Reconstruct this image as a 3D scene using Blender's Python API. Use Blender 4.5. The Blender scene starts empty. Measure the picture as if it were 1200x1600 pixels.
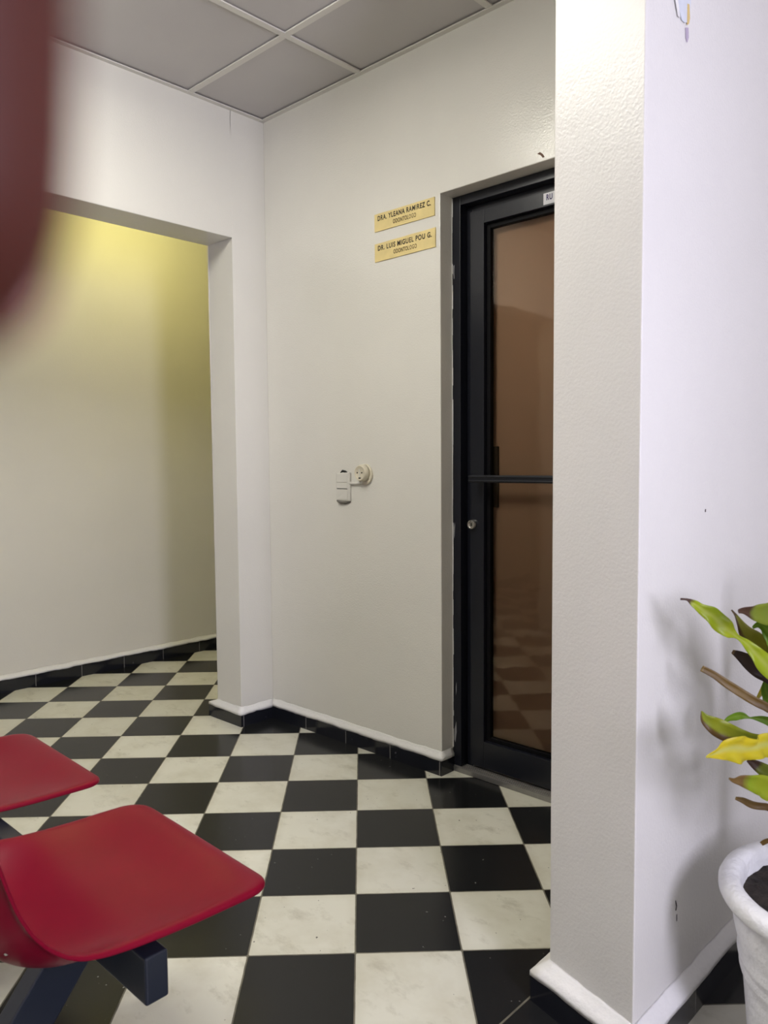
import bpy, bmesh, math, random
from mathutils import Vector, Matrix, noise
random.seed(7)
C = bpy.context.scene.collection
PI = math.pi

# ------------------------------------------------------------------ helpers
def obj(name, bm, m=None, parent=None, smooth=False, bevel=0.0, seg=2):
    me = bpy.data.meshes.new(name)
    bmesh.ops.recalc_face_normals(bm, faces=bm.faces[:])
    bm.to_mesh(me); bm.free()
    o = bpy.data.objects.new(name, me); C.objects.link(o)
    if m: me.materials.append(m)
    if parent: o.parent = parent
    if smooth:
        for p in me.polygons: p.use_smooth = True
    if bevel:
        b = o.modifiers.new('bevel', 'BEVEL'); b.width = bevel; b.segments = seg; b.limit_method = 'ANGLE'
        b.angle_limit = math.radians(40); b.harden_normals = False
    return o

def empty(name, loc=(0, 0, 0), parent=None):
    o = bpy.data.objects.new(name, None); o.empty_display_size = .05
    o.location = loc; C.objects.link(o)
    if parent: o.parent = parent
    return o

def tag(o, label, cat, group=None):
    o['label'] = label; o['category'] = cat
    if group: o['group'] = group
    return o

def struct(o):
    o['kind'] = 'structure'; return o

def box(bm, x0, x1, y0, y1, z0, z1):
    vs = [bm.verts.new((x, y, z)) for x in (x0, x1) for y in (y0, y1) for z in (z0, z1)]
    for f in ((0, 1, 3, 2), (4, 6, 7, 5), (0, 4, 5, 1), (2, 3, 7, 6), (0, 2, 6, 4), (1, 5, 7, 3)):
        bm.faces.new([vs[i] for i in f])

def boxes(*bs):
    bm = bmesh.new()
    for b in bs: box(bm, *b)
    return bm

def lathe(bm, prof, cx=0, cy=0, cz=0, n=48, axis='Z', cap0=True, cap1=True):
    rings = []
    for r, h in prof:
        ring = []
        for k in range(n):
            a = 2*PI*k/n; p, q = r*math.cos(a), r*math.sin(a)
            ring.append(bm.verts.new((cx+p, cy+q, cz+h) if axis == 'Z' else (cx+p, cy+h, cz+q)))
        rings.append(ring)
    for a, b in zip(rings, rings[1:]):
        for k in range(n): bm.faces.new((a[k], a[(k+1) % n], b[(k+1) % n], b[k]))
    if cap0: bm.faces.new(rings[0])
    if cap1: bm.faces.new(rings[-1])

def tube(bm, pts, r, n=10):
    pts = [Vector(p) for p in pts]; rings = []
    rr = r if isinstance(r, (list, tuple)) else [r]*len(pts)
    u = None
    for i, p in enumerate(pts):
        t = (pts[min(i+1, len(pts)-1)]-pts[max(i-1, 0)]).normalized()
        if u is None:
            u = t.orthogonal().normalized()
        u = (u-t*u.dot(t)).normalized(); v = t.cross(u)
        rings.append([bm.verts.new(p+(u*math.cos(2*PI*k/n)+v*math.sin(2*PI*k/n))*rr[i]) for k in range(n)])
    for a, b in zip(rings, rings[1:]):
        for k in range(n): bm.faces.new((a[k], a[(k+1) % n], b[(k+1) % n], b[k]))
    bm.faces.new(rings[0]); bm.faces.new(rings[-1])

# ------------------------------------------------------------------ materials
class NT:
    def __init__(s, name):
        s.m = bpy.data.materials.new(name); s.m.use_nodes = True
        s.t = s.m.node_tree; s.b = s.t.nodes['Principled BSDF']
    def n(s, kind, **kw):
        nd = s.t.nodes.new(kind)
        for k, v in kw.items():
            if k in nd.inputs: nd.inputs[k].default_value = v
            else: setattr(nd, k, v)
        return nd
    def l(s, a, b): s.t.links.new(a, b)
    def math(s, op, a, b=None, clamp=False):
        nd = s.t.nodes.new('ShaderNodeMath'); nd.operation = op; nd.use_clamp = clamp
        for i, v in enumerate((a, b)):
            if v is None: continue
            if isinstance(v, (int, float)): nd.inputs[i].default_value = v
            else: s.l(v, nd.inputs[i])
        return nd.outputs[0]
    def mix(s, fac, a, b):
        nd = s.t.nodes.new('ShaderNodeMix'); nd.data_type = 'RGBA'
        for i, v in ((0, fac), (6, a), (7, b)):
            if isinstance(v, (int, float, tuple)): nd.inputs[i].default_value = v
            else: s.l(v, nd.inputs[i])
        return nd.outputs[2]
    def coords(s):
        return s.n('ShaderNodeTexCoord').outputs['Object']
    def noise(s, scale, detail=3, rough=.5, vec=None, out='Fac'):
        nd = s.n('ShaderNodeTexNoise'); nd.inputs['Scale'].default_value = scale
        nd.inputs['Detail'].default_value = detail; nd.inputs['Roughness'].default_value = rough
        s.l(vec if vec is not None else s.coords(), nd.inputs['Vector']); return nd.outputs[out]
    def ramp(s, fac, stops):
        nd = s.t.nodes.new('ShaderNodeValToRGB'); e = nd.color_ramp.elements
        while len(e) < len(stops): e.new(.5)
        for el, (p, c) in zip(e, stops):
            el.position = p; el.color = c if len(c) == 4 else (*c, 1)
        s.l(fac, nd.inputs[0]); return nd.outputs[0]
    def bump(s, h, strength, dist):
        nd = s.n('ShaderNodeBump'); nd.inputs['Strength'].default_value = strength
        nd.inputs['Distance'].default_value = dist; s.l(h, nd.inputs['Height'])
        s.l(nd.outputs[0], s.b.inputs['Normal']); return nd

def c4(c): return (*c, 1.0)
def simple(name, col, rough=.5, metal=0, spec=.5, bump=None, vary=0, **kw):
    t = NT(name)
    t.b.inputs['Roughness'].default_value = rough; t.b.inputs['Metallic'].default_value = metal
    t.b.inputs['Specular IOR Level'].default_value = spec
    t.b.inputs['Base Color'].default_value = c4(col)
    if vary:
        f = t.noise(kw.get('vscale', 6), 4)
        d = tuple(max(0, x*(1-vary)) for x in col); u = tuple(min(1, x*(1+vary)) for x in col)
        t.l(t.ramp(f, [(.3, d), (.7, u)]), t.b.inputs['Base Color'])
    if bump:
        sc, st, di = bump; t.bump(t.noise(sc, 3), st, di)
    return t.m

def paint(name, col, rough=.34, strength=.35):
    """glossy oil paint over rolled plaster: orange-peel bump, faint uneven tone"""
    t = NT(name); v = t.coords()
    f = t.noise(1.7, 4, .6, v)
    t.l(t.ramp(f, [(.3, tuple(x*.97 for x in col)), (.7, tuple(min(1, x*1.02) for x in col))]), t.b.inputs['Base Color'])
    t.b.inputs['Roughness'].default_value = rough
    t.b.inputs['Specular IOR Level'].default_value = .45
    a = t.noise(170, 2, .5, v); b = t.noise(18, 3, .5, v)
    h = t.math('ADD', a, t.math('MULTIPLY', b, 1.2))
    t.bump(h, strength, .0016)
    return t.m

WALL = paint('wall_paint', (.70, .685, .635), .20, .28)
WALLR = paint('wall_paint_glossy', (.70, .685, .635), .13, .5)
PILLAR = paint('pillar_paint', (.70, .685, .655), .36, .5)
CORR = paint('corridor_paint', (.70, .675, .61), .5, .25)
CAP = simple('skirting_white_paint', (.76, .75, .73), .45, bump=(60, .6, .004))
BLACKTILE = None

def black_tile(name, axis, off):
    """glazed black skirting tiles with thin grey joints along one axis"""
    t = NT(name); s = t.n('ShaderNodeSeparateXYZ'); t.l(t.coords(), s.inputs[0])
    q = t.math('FRACT', t.math('MULTIPLY', t.math('ADD', s.outputs[axis], off), 1/.25))
    j = t.math('LESS_THAN', q, .016)
    sp = t.math('GREATER_THAN', t.noise(55, 2), .74)
    base = t.mix(sp, (.010, .011, .016, 1), (.06, .06, .07, 1))
    t.l(t.mix(j, base, (.16, .155, .15, 1)), t.b.inputs['Base Color'])
    t.b.inputs['Roughness'].default_value = .16
    return t.m

def floor_mat():
    t = NT('checkered_floor_tiles'); s = t.n('ShaderNodeSeparateXYZ'); t.l(t.coords(), s.inputs[0])
    k = math.sqrt(.5)/.253
    wob = t.math('MULTIPLY', t.math('SUBTRACT', t.noise(30, 2), .5), .006)
    X, Y = s.outputs[0], s.outputs[1]
    u = t.math('ADD', t.math('ADD', t.math('MULTIPLY', t.math('ADD', X, Y), k), -1.54), wob)
    v = t.math('ADD', t.math('ADD', t.math('MULTIPLY', t.math('SUBTRACT', Y, X), k), 2.885), wob)
    # beyond the near wall the tiles were laid separately, out of step with the rest
    other = t.math('GREATER_THAN', X, 1.893)
    u = t.math('ADD', u, t.math('MULTIPLY', other, .35)); v = t.math('SUBTRACT', v, t.math('MULTIPLY', other, .19))
    seam = t.math('LESS_THAN', t.math('ABSOLUTE', t.math('SUBTRACT', X, 1.893)), .0022)
    iu, iv = t.math('FLOOR', u), t.math('FLOOR', v)
    par = t.math('FLOORED_MODULO', t.math('ADD', iu, iv), 2.0)      # 1 = cream tile
    border = t.math('MULTIPLY', other, t.math('LESS_THAN', X, 2.15)); par = t.math('MULTIPLY', par, t.math('SUBTRACT', 1, border))
    fu, fv = t.math('FRACT', u), t.math('FRACT', v)
    def edge(f): return t.math('MINIMUM', f, t.math('SUBTRACT', 1.0, f))
    e = t.math('MINIMUM', edge(fu), edge(fv))
    eu, ev = edge(fu), edge(fv)
    # slightly rounded tile corners
    du = t.math('MAXIMUM', t.math('SUBTRACT', .022, eu), 0); dv = t.math('MAXIMUM', t.math('SUBTRACT', .022, ev), 0)
    rr = t.math('SQRT', t.math('ADD', t.math('MULTIPLY', du, du), t.math('MULTIPLY', dv, dv)))
    joint = t.math('MAXIMUM', t.math('GREATER_THAN', rr, .0150), seam)
    joint = t.math('MULTIPLY', joint, t.math('SUBTRACT', 1, t.math('MULTIPLY', border, t.math('GREATER_THAN', X, 1.8955))))
    # a random number for every tile
    comb = t.n('ShaderNodeCombineXYZ'); t.l(iu, comb.inputs[0]); t.l(iv, comb.inputs[1])
    wn = t.n('ShaderNodeTexWhiteNoise'); wn.noise_dimensions = '3D'; t.l(comb.outputs[0], wn.inputs['Vector'])
    rnd = wn.outputs['Value']
    # scuffs: stretched noise turned by the random number per tile
    sh = t.n('ShaderNodeVectorMath'); sh.operation = 'MULTIPLY_ADD'
    t.l(wn.outputs['Color'], sh.inputs[0]); sh.inputs[1].default_value = (30, 30, 30); t.l(t.coords(), sh.inputs[2])
    mp = t.n('ShaderNodeMapping'); t.l(sh.outputs[0], mp.inputs[0])
    mp.inputs['Rotation'].default_value = (0, 0, .35); mp.inputs['Scale'].default_value = (6, 10, 6)
    scuff = t.noise(1.6, 6, .68, mp.outputs[0])
    cloud = t.noise(7, 4, .6, sh.outputs[0])
    cream = t.mix(rnd, (.60, .59, .50, 1), (.70, .69, .60, 1))
    cream = t.mix(t.math('MULTIPLY', t.ramp(cloud, [(.45, (0, 0, 0)), (.75, (1, 1, 1))]), .45), cream, (.43, .40, .29, 1))
    cream = t.mix(t.math('MULTIPLY', t.ramp(scuff, [(.55, (0, 0, 0)), (.72, (1, 1, 1))]), .42), cream, (.27, .25, .175, 1))
    # dirt gathering along the joints
    nearj = t.math('MULTIPLY', t.math('SUBTRACT', 1.0, t.math('MULTIPLY', e, 9.0), True), t.noise(12, 3))
    cream = t.mix(t.math('MULTIPLY', nearj, .35), cream, (.38, .35, .24, 1))
    speck = t.math('GREATER_THAN', t.noise(70, 1, .5), .785)
    cream = t.mix(speck, cream, (.08, .075, .06, 1))
    dark = t.mix(rnd, (.010, .0105, .011, 1), (.015, .0155, .016, 1))
    dspeck = t.math('GREATER_THAN', t.noise(90, 1, .5, sh.outputs[0]), .80)
    dark = t.mix(dspeck, dark, (.20, .20, .18, 1))
    col = t.mix(par, dark, cream)
    gj = t.mix(t.noise(25, 3), (.03, .028, .022, 1), (.24, .22, .16, 1))
    t.l(t.mix(joint, col, gj), t.b.inputs['Base Color'])
    ro = t.math('ADD', .14, t.math('MULTIPLY', t.noise(4, 4, .6), .14))
    ro = t.math('ADD', ro, t.math('MULTIPLY', par, .12))
    t.l(t.math('ADD', ro, t.math('MULTIPLY', joint, .4)), t.b.inputs['Roughness'])
    t.b.inputs['Specular IOR Level'].default_value = .30
    h = t.math('ADD', t.math('MULTIPLY', t.math('SUBTRACT', 1, joint), 1.0), t.math('MULTIPLY', t.noise(3.2, 2), .8))
    t.bump(h, .25, .002)
    return t.m

FLOOR = floor_mat()
PANEL = simple('ceiling_panel', (.52, .50, .49), .75, bump=(220, .25, .001), vary=.02, vscale=3)
TBAR = simple('ceiling_bar_enamel', (.66, .64, .59), .4)
FRAME = simple('black_painted_aluminium', (.009, .010, .015), .28, spec=.4, bump=(40, .12, .002))
BEAD = simple('black_glazing_rubber', (.003, .003, .004), .6, spec=.12)
SILL = simple('worn_aluminium', (.34, .33, .32), .42, .85, bump=(80, .15, .001), vary=.12, vscale=25)
CHROME = simple('lock_chrome', (.62, .61, .59), .25, 1.0)
DARKHOLE = simple('dark_recess', (.006, .006, .006), .7)
PLASTIC = simple('switch_plastic', (.66, .645, .60), .42)
CREAMPL = simple('aged_cream_plastic', (.66, .61, .48), .42, vary=.06, vscale=30)
BRASS = simple('yellowed_brass_plate', (.74, .60, .27), .40, .0, spec=.45, vary=.10, vscale=14)
INK = simple('engraved_black', (.035, .025, .015), .6)
INKWORN = simple('engraved_worn_brown', (.16, .11, .045), .6)
RED = None
STEEL = simple('dark_blue_black_enamel', (.012, .016, .026), .30, spec=.5, bump=(90, .10, .001))
RUBBER = simple('rubber', (.015, .015, .015), .7)
SOIL = simple('potting_soil', (.022, .016, .012), .95, bump=(70, 1, .01), vary=.6, vscale=45)
SHADED_SKIN = None

# ------------------------------------------------------------------ the setting
bm = bmesh.new()
v = [bm.verts.new(p) for p in ((-1.5, -4.1, 0), (4.2, -4.1, 0), (4.2, 2.1, 0), (-1.5, 2.1, 0))]
bm.faces.new(v)
struct(obj('floor', bm, FLOOR))

# suspended ceiling: panels lying in a grid of bars, 0.61 m modules set out from the cut edge by the walls
xs = [.0]+[.61*k for k in range(1, 7)]+[4.0]
ys = [0.0]+[-.377-.61*k for k in range(0, 6)]+[-4.0]
LIGHTS = [(1, 2, 4)]               # troffers: column of xs, rows of ys from..to
LIT = set()
for ci, r0, r1 in LIGHTS:
    for r in range(r0, r1): LIT.add((ci, r))
bm = bmesh.new()
for i in range(len(xs)-1):
    for j in range(len(ys)-1):
        if (i, j) in LIT or (i, j) == (0, 2): continue
        yl = ys[j+2] if (i, j) == (0, 1) else ys[j+1]                # one long panel by the passage
        box(bm, xs[i]+.004, xs[i+1]-.004, yl+.004, ys[j]-.004, 2.650, 2.664)
ceil = struct(obj('ceiling', bm, PANEL))
bm = bmesh.new()
for x in xs[1:-1]: box(bm, x-.012, x+.012, -4.0, 0, 2.6405, 2.6455)
for y in ys[1:-1]:
    for i in range(len(xs)-1):
        if i == 0 and y == ys[2]: continue
        x0 = xs[i]+(.012 if i else 0); x1 = xs[i+1]-(.012 if i < len(xs)-2 else 0)
        box(bm, x0, x1, y-.012, y+.012, 2.6407, 2.6457)
box(bm, 0, 4, -.020, 0, 2.6395, 2.6445); box(bm, 0, .020, -4, -.020, 2.6395, 2.6445)
box(bm, 3.98, 4, -4, -.02, 2.6395, 2.6445); box(bm, .02, 3.98, -4, -3.98, 2.6395, 2.6445)
struct(obj('trim_1', bm, TBAR))
bm = boxes((-1.5, 4.2, -4.1, 2.1, 2.74, 2.80))
struct(obj('ceiling_slab', bm, PANEL))

def wall(name, m, *bs, bevel=.004):
    return struct(obj(name, boxes(*bs), m, bevel=bevel))
wall('wall_left', WALL, (-.182, 0, -.175, 0, 0, 2.74), bevel=.003)
# the opening's header and the wall beyond it belong to the same wall
bm = bmesh.new()
o = bpy.data.objects['wall_left']
bm = boxes((-.182, 0, -2.3, -.175, 2.115, 2.74), (-.182, 0, -4.1, -2.3, 0, 2.74), (-.182, 0, 0, 2.1, 0, 2.74), (-.182, 0, -.175, 0, 0, 2.74))
bpy.data.objects.remove(o)
bmesh.ops.remove_doubles(bm, verts=bm.verts[:], dist=1e-5)
# drop the inner faces left between the joined boxes
kill = [f for f in bm.faces if any(g is not f and (g.calc_center_median()-f.calc_center_median()).length < 1e-4 for e in f.edges for g in e.link_faces)]
bmesh.ops.delete(bm, geom=kill, context='FACES')
struct(obj('wall_left', bm, WALL, bevel=.003))
# wall with the door: one profile round the opening
bm = boxes((0, .993, 0, .16, 0, 2.105), (.993, 1.930, 0, .16, 2.105, 2.74), (0, .993, 0, .16, 2.105, 2.74), (1.930, 4.12, 0, .16, 0, 2.105), (1.930, 4.12, 0, .16, 2.105, 2.74))
bmesh.ops.remove_doubles(bm, verts=bm.verts[:], dist=1e-5)
kill = [f for f in bm.faces if any(g is not f and (g.calc_center_median()-f.calc_center_median()).length < 1e-4 for e in f.edges for g in e.link_faces)]
bmesh.ops.delete(bm, geom=kill, context='FACES')
bmesh.ops.dissolve_limit(bm, angle_limit=.01, verts=bm.verts[:], edges=bm.edges[:])
wr = struct(obj('wall_right', bm, WALLR, bevel=.003))
bm = bmesh.new()                                   # the near wall's end is not quite square
plan = [(1.929, 0), (1.929, -.786), (2.149, -.850), (2.168, 0)]
lo_ = [bm.verts.new((*p, 0)) for p in plan]; hi_ = [bm.verts.new((*p, 2.74)) for p in plan]
bm.faces.new(lo_); bm.faces.new(hi_)
for q in range(4): bm.faces.new((lo_[q], lo_[(q+1) % 4], hi_[(q+1) % 4], hi_[q]))
wn = struct(obj('wall_near', bm, PILLAR, bevel=.0035, seg=3))
wall('wall_corridor', CORR, (-1.45, -1.333, -4.1, 2.1, 0, 2.74))
wall('wall_corridor_end', CORR, (-1.333, -.182, 2.0, 2.1, 0, 2.74))
WY0, WY1, WZ0, WZ1 = -2.25, -1.35, .80, 2.25
wall('wall_back', WALL, (-1.333, 4.0, -4.1, -4.0, 0, 2.74))
wall('wall_far_right', WALL, (4.0, 4.12, -4.1, WY0, 0, 2.74), (4.0, 4.12, WY1, .0, 0, 2.74),
     (4.0, 4.12, WY0, WY1, 0, WZ0), (4.0, 4.12, WY0, WY1, WZ1, 2.74))
struct(obj('ceiling_corridor', boxes((-1.333, -.182, -4.0, 2.0, 2.64, 2.66)), PANEL))

# marks on the walls, each a child of its wall
def flake(name, parent, pts, plane, at, m, th=.0012):
    bm = bmesh.new()
    def P(a, z, d): return (a, at-d, z) if plane == 'y' else (at+d, a, z)
    a = [bm.verts.new(P(p, z, 0)) for p, z in pts]; b = [bm.verts.new(P(p, z, th)) for p, z in pts]
    bm.faces.new(b)
    for i in range(len(a)):
        k = (i+1) % len(a); bm.faces.new((a[i], a[k], b[k], b[i]))
    return obj(name, bm, m, parent)
BARE = simple('bare_plaster', (.60, .635, .69), .7, vary=.06, vscale=40); MAUVE = simple('mauve_underpaint', (.42, .36, .46), .7); GLUE = simple('yellow_glue', (.62, .46, .18), .6); SCUFF = simple('scuff_black', (.05, .04, .04), .7)
RUST = simple('brown_anchor_mark', (.12, .06, .035), .7)
flake('bare_patch', wn, [(-.746, 2.20), (-.674, 2.20), (-.674, 2.02), (-.678, 1.984), (-.700, 1.974), (-.712, 1.974), (-.728, 1.990), (-.742, 2.012), (-.748, 2.05)], 'x', 2.1535, BARE)
flake('paint_edge', wn, [(-.748, 2.02), (-.740, 2.018), (-.722, 1.975), (-.730, 1.974), (-.742, 1.995)], 'x', 2.1540, CAP)
flake('glue_stain', wn, [(-.690, 2.012), (-.682, 2.014), (-.679, 1.990), (-.683, 1.978), (-.690, 1.974)], 'x', 2.1545, GLUE)
flake('bare_chip', wn, [(-.694, 1.968), (-.682, 1.972), (-.680, 1.955), (-.686, 1.944), (-.692, 1.950)], 'x', 2.1532, MAUVE)
flake('scuff', wn, [(-.675, .262), (-.673, .262), (-.667, .248), (-.671, .240), (-.674, .241), (-.6705, .248)], 'x', 2.1535, SCUFF, .0006)
flake('scuff', wn, [(-.668, .230), (-.666, .230), (-.666, .216), (-.668, .216)], 'x', 2.1535, SCUFF, .0006)
flake('scuff', wn, [(-.562, 1.055), (-.559, 1.055), (-.559, 1.049), (-.562, 1.049)], 'x', 2.1560, SCUFF, .0006)
flake('anchor_mark', wr, [(1.392, 2.133), (1.402, 2.136), (1.412, 2.128), (1.419, 2.117), (1.412, 2.116), (1.404, 2.126)], 'y', 0, RUST)

def skirting(name, inner, outer, zt, zc, mats, cuts=.02, seed=0):
    """black tile strip and the lumpy white painted ledge on top of it"""
    bm = bmesh.new(); cp = bmesh.new(); ring = None; cring = None
    pts = []
    for i in range(len(inner)-1):
        a, b = Vector(inner[i]), Vector(inner[i+1]); c, d = Vector(outer[i]), Vector(outer[i+1])
        n = max(1, int((b-a).length/cuts))
        for k in range(n+(i == len(inner)-2)):
            pts.append((a.lerp(b, k/n), c.lerp(d, k/n), k == 0 or k == n))
    for a, c, corner in pts:
        r = [bm.verts.new((p.x, p.y, z)) for p, z in ((a, 0), (c, 0), (c, zt), (a, zt))]
        if ring: 
            for q in range(4): bm.faces.new((ring[q], ring[(q+1) % 4], r[(q+1) % 4], r[q]))
        else: bm.faces.new(r)
        ring = r
        w = noise.noise(Vector((c.x*14+seed, c.y*14, 0)))*.0045+noise.noise(Vector((c.x*45, c.y*45, seed)))*.0025
        w2 = noise.noise(Vector((c.x*20, c.y*20, 5+seed)))*.004
        o = (c-a).normalized()
        prof = [(a, zt-.004), (c+o*.0015, zt-.004+w), (c+o*.0005, zt+.007+w), (c.lerp(a, .35), zt+(zc-zt)*.55+w), (a.lerp(c, .12), zc+w2), (a, zc+.004+w2)]
        r = [cp.verts.new((p.x, p.y, z)) for p, z in prof]
        if cring:
            for q in range(6): cp.faces.new((cring[q], cring[(q+1) % 6], r[(q+1) % 6], r[q]))
        else: cp.faces.new(r)
        cring = r
    bm.faces.new(ring); cp.faces.new(cring)
    o = struct(obj(name, bm, mats))
    obj('painted_ledge', cp, CAP, o, smooth=True)
    return o
T = .012
skirting('baseboard_left', [(-.182, 2.0), (-.182, -.175), (0, -.175), (0, -.001)], [(-.235, 2.0), (-.235, -.187), (.012, -.187), (.012, -.012)], .056, .082, black_tile('skirting_tile_left', 1, .175), seed=1)
skirting('baseboard_right', [(0, 0), (.993, 0), (.993, .064)], [(.012, -.012), (1.001, -.012), (1.001, .064)], .060, .084, black_tile('skirting_tile_right', 0, .01), seed=4)
skirting('baseboard_corridor', [(-1.333, -4.0), (-1.333, 2.0)], [(-1.320, -4.0), (-1.320, 2.0)], .068, .086, black_tile('skirting_tile_corridor', 1, .027), seed=7)
skirting('baseboard_near', [(1.929, -.0), (1.929, -.786), (2.149, -.850), (2.168, -.0)], [(1.898, -.0), (1.898, -.813), (2.172, -.880), (2.186, -.0)], .061, .088, black_tile('skirting_tile_near', 1, .62), seed=9)

# ------------------------------------------------------------------ dark aluminium door with bronze glass
door = struct(empty('door_1', (1.4615, .09, 0)))
def dpart(name, bs, m, parent=door, bevel=.0015):
    o = obj(name, boxes(*bs), m, bevel=bevel)
    o.parent = parent; o.matrix_parent_inverse = Matrix.Translation(-Vector(door.location)) if parent is door else Matrix.Identity(4)
    return o
X0, X1 = .9945, 1.9285
def mir(a): return X0+X1-a
dpart('door_frame', [(X0, 1.032, .065, .155, 0, 2.103), (mir(1.032), X1, .065, .155, 0, 2.103), (1.032, mir(1.032), .065, .155, 2.070, 2.103)], FRAME)
dpart('door_stop', [(1.032, 1.058, .105, .150, 0, 2.070), (mir(1.058), mir(1.032), .105, .150, 0, 2.070), (1.058, mir(1.058), .105, .150, 2.046, 2.070)], FRAME)
leafo = dpart('door_leaf', [(1.060, 1.120, .086, .128, .036, 2.044), (mir(1.120), mir(1.060), .086, .128, .036, 2.044),
    (1.120, mir(1.120), .086, .128, 1.994, 2.044), (1.120, mir(1.120), .086, .128, .036, .134)], FRAME)
bd = dpart('glazing_bead', [(1.120, 1.136, .103, .125, .134, 1.994), (mir(1.136), mir(1.120), .103, .125, .134, 1.994),
    (1.136, mir(1.136), .103, .125, 1.977, 1.994), (1.136, mir(1.136), .103, .125, .134, .148)], BEAD)

t = NT('bronze_tinted_glass')
tr = t.n('ShaderNodeBsdfTransparent'); tr.inputs[0].default_value = (.85, .78, .71, 1)
gl = t.n('ShaderNodeBsdfGlossy'); gl.inputs['Color'].default_value = (.9, .80, .70, 1); gl.inputs['Roughness'].default_value = .035
fr = t.n('ShaderNodeFresnel'); fr.inputs[0].default_value = 1.37
bp = t.n('ShaderNodeBump'); bp.inputs['Strength'].default_value = .05; bp.inputs['Distance'].default_value = .01
t.l(t.noise(9, 2), bp.inputs['Height']); t.l(bp.outputs[0], gl.inputs['Normal'])
mx = t.n('ShaderNodeMixShader'); t.l(fr.outputs[0], mx.inputs[0]); t.l(tr.outputs[0], mx.inputs[1]); t.l(gl.outputs[0], mx.inputs[2])
t.l(mx.outputs[0], t.t.nodes['Material Output'].inputs[0])
GLASS = t.m
gp = dpart('glass_pane', [(1.130, mir(1.130), .1115, .1155, .143, 1.982)], GLASS, bevel=0)
FILM = simple('brown_blind', (.40, .335, .285), .8, vary=.03, vscale=3)
dpart('brown_blind', [(1.09, mir(1.09), .138, .142, .03, 2.0)], FILM, bevel=0)
dpart('inner_pull_plate', [(1.075, 1.151, .1290, .1375, .992, 1.212)], RUBBER)
bar = dpart('push_bar', [(1.092, mir(1.092), .034, .056, 1.084, 1.110), (1.092, mir(1.092), .030, .034, 1.087, 1.0925), (1.092, mir(1.092), .030, .034, 1.1015, 1.107)], FRAME, bevel=.002)
dpart('bar_mount', [(1.096, 1.116, .056, .0865, 1.087, 1.107), (mir(1.116), mir(1.096), .056, .0865, 1.087, 1.107)], FRAME)
bm = bmesh.new(); lathe(bm, [(.0185, 0), (.0185, -.008), (.0160, -.014), (.0125, -.014), (.0118, -.0105), (.0005, -.0105)], 1.072, .0865, .930, 28, 'Y')
lk = obj('lock_cylinder', bm, CHROME, smooth=False, bevel=.0006); lk.parent = door; lk.matrix_parent_inverse = Matrix.Translation(-Vector(door.location))
lk['label'] = 'round silver lock cylinder'
kh = obj('keyhole', boxes((1.0704, 1.0736, .0750, .0770, .924, .936)), DARKHOLE); kh.parent = lk
def strips():
    bs = [(X0+.006, X1-.006, .060, .112, .001, .020)]
    for k in range(4): bs.append((X0+.006, X1-.006, .063+.011*k, .068+.011*k, .020, .0235))
    bs.append((X0+.006, X1-.006, .108, .125, .020, .034))
    return bs
th = dpart('threshold', strips(), SILL, bevel=.001); th['label'] = 'grey ribbed aluminium threshold'
STK = simple('sticker_paper', (.62, .62, .66), .5); STKINK = simple('sticker_navy', (.03, .015, .12), .5)
st = dpart('sticker', [(1.362, 1.470, .0852, .0862, 2.000, 2.037)], STK, bevel=0); st['label'] = 'white sticker with dark blue capitals'
CHIP = simple('chipped_grey_paint', (.25, .25, .26), .6)
# dried paint and chips along the frame edge
bm = bmesh.new()
rng = random.Random(3)
z = .09
while z < 2.10:
    h = .02+rng.random()*.05; w = .0015+rng.random()*.0030
    box(bm, X0-.0006, X0+w, .0640, .0654, z, min(z+h, 2.1)); z += h*.98
smear = obj('paint_smear', bm, CAP, wr)
for nm, pts in (('paint_chip', [(1.001, 1.862), (1.006, 1.866), (1.0045, 1.84), (1.006, 1.82), (1.003, 1.815), (1.001, 1.84)]),
                ('paint_chip', [(1.0005, .915), (1.004, .935), (1.0065, .925), (1.004, .885), (1.001, .875)]),
                ('paint_chip', [(1.008, .32), (1.0115, .34), (1.012, .31), (1.009, .29)]),
                ('paint_chip', [(1.002, .16), (1.010, .19), (1.012, .15), (1.006, .11), (1.001, .12)])):
    fl = flake(nm, None, pts, 'y', .065, CHIP, .0006)
    fl.parent = door; fl.matrix_parent_inverse = Matrix.Translation(-Vector(door.location))

def text_mesh(name, s, x0, x1, z0, z1, y, m, parent, inv=None, depth=.0005):
    """capital letters engraved on an upright plate facing -Y, stretched to the given box"""
    cu = bpy.data.curves.new(name, 'FONT'); cu.body = s; cu.size = 1; cu.space_character = 1.16; cu.offset = .024
    tmp = bpy.data.objects.new(name, cu); C.objects.link(tmp)
    dg = bpy.context.evaluated_depsgraph_get(); me = bpy.data.meshes.new_from_object(tmp.evaluated_get(dg))
    bpy.data.objects.remove(tmp); bpy.data.curves.remove(cu)
    a = min(v.co.x for v in me.vertices); b = max(v.co.x for v in me.vertices)
    c = min(v.co.y for v in me.vertices); d = max(v.co.y for v in me.vertices)
    bm = bmesh.new(); bm.from_mesh(me); bpy.data.meshes.remove(me)
    for v in bm.verts:
        v.co = Vector((x0+(v.co.x-a)/(b-a)*(x1-x0), y, z0+(v.co.y-c)/(d-c)*(z1-z0)))
    r = bmesh.ops.extrude_face_region(bm, geom=bm.faces[:])
    for v in [g for g in r['geom'] if isinstance(g, bmesh.types.BMVert)]: v.co.y -= depth
    o = obj(name, bm, m, parent)
    if inv is not None: o.matrix_parent_inverse = inv
    return o
text_mesh('sticker_lettering', 'RU', 1.3735, 1.396, 2.0125, 2.0315, .0852, STKINK, st)

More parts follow.
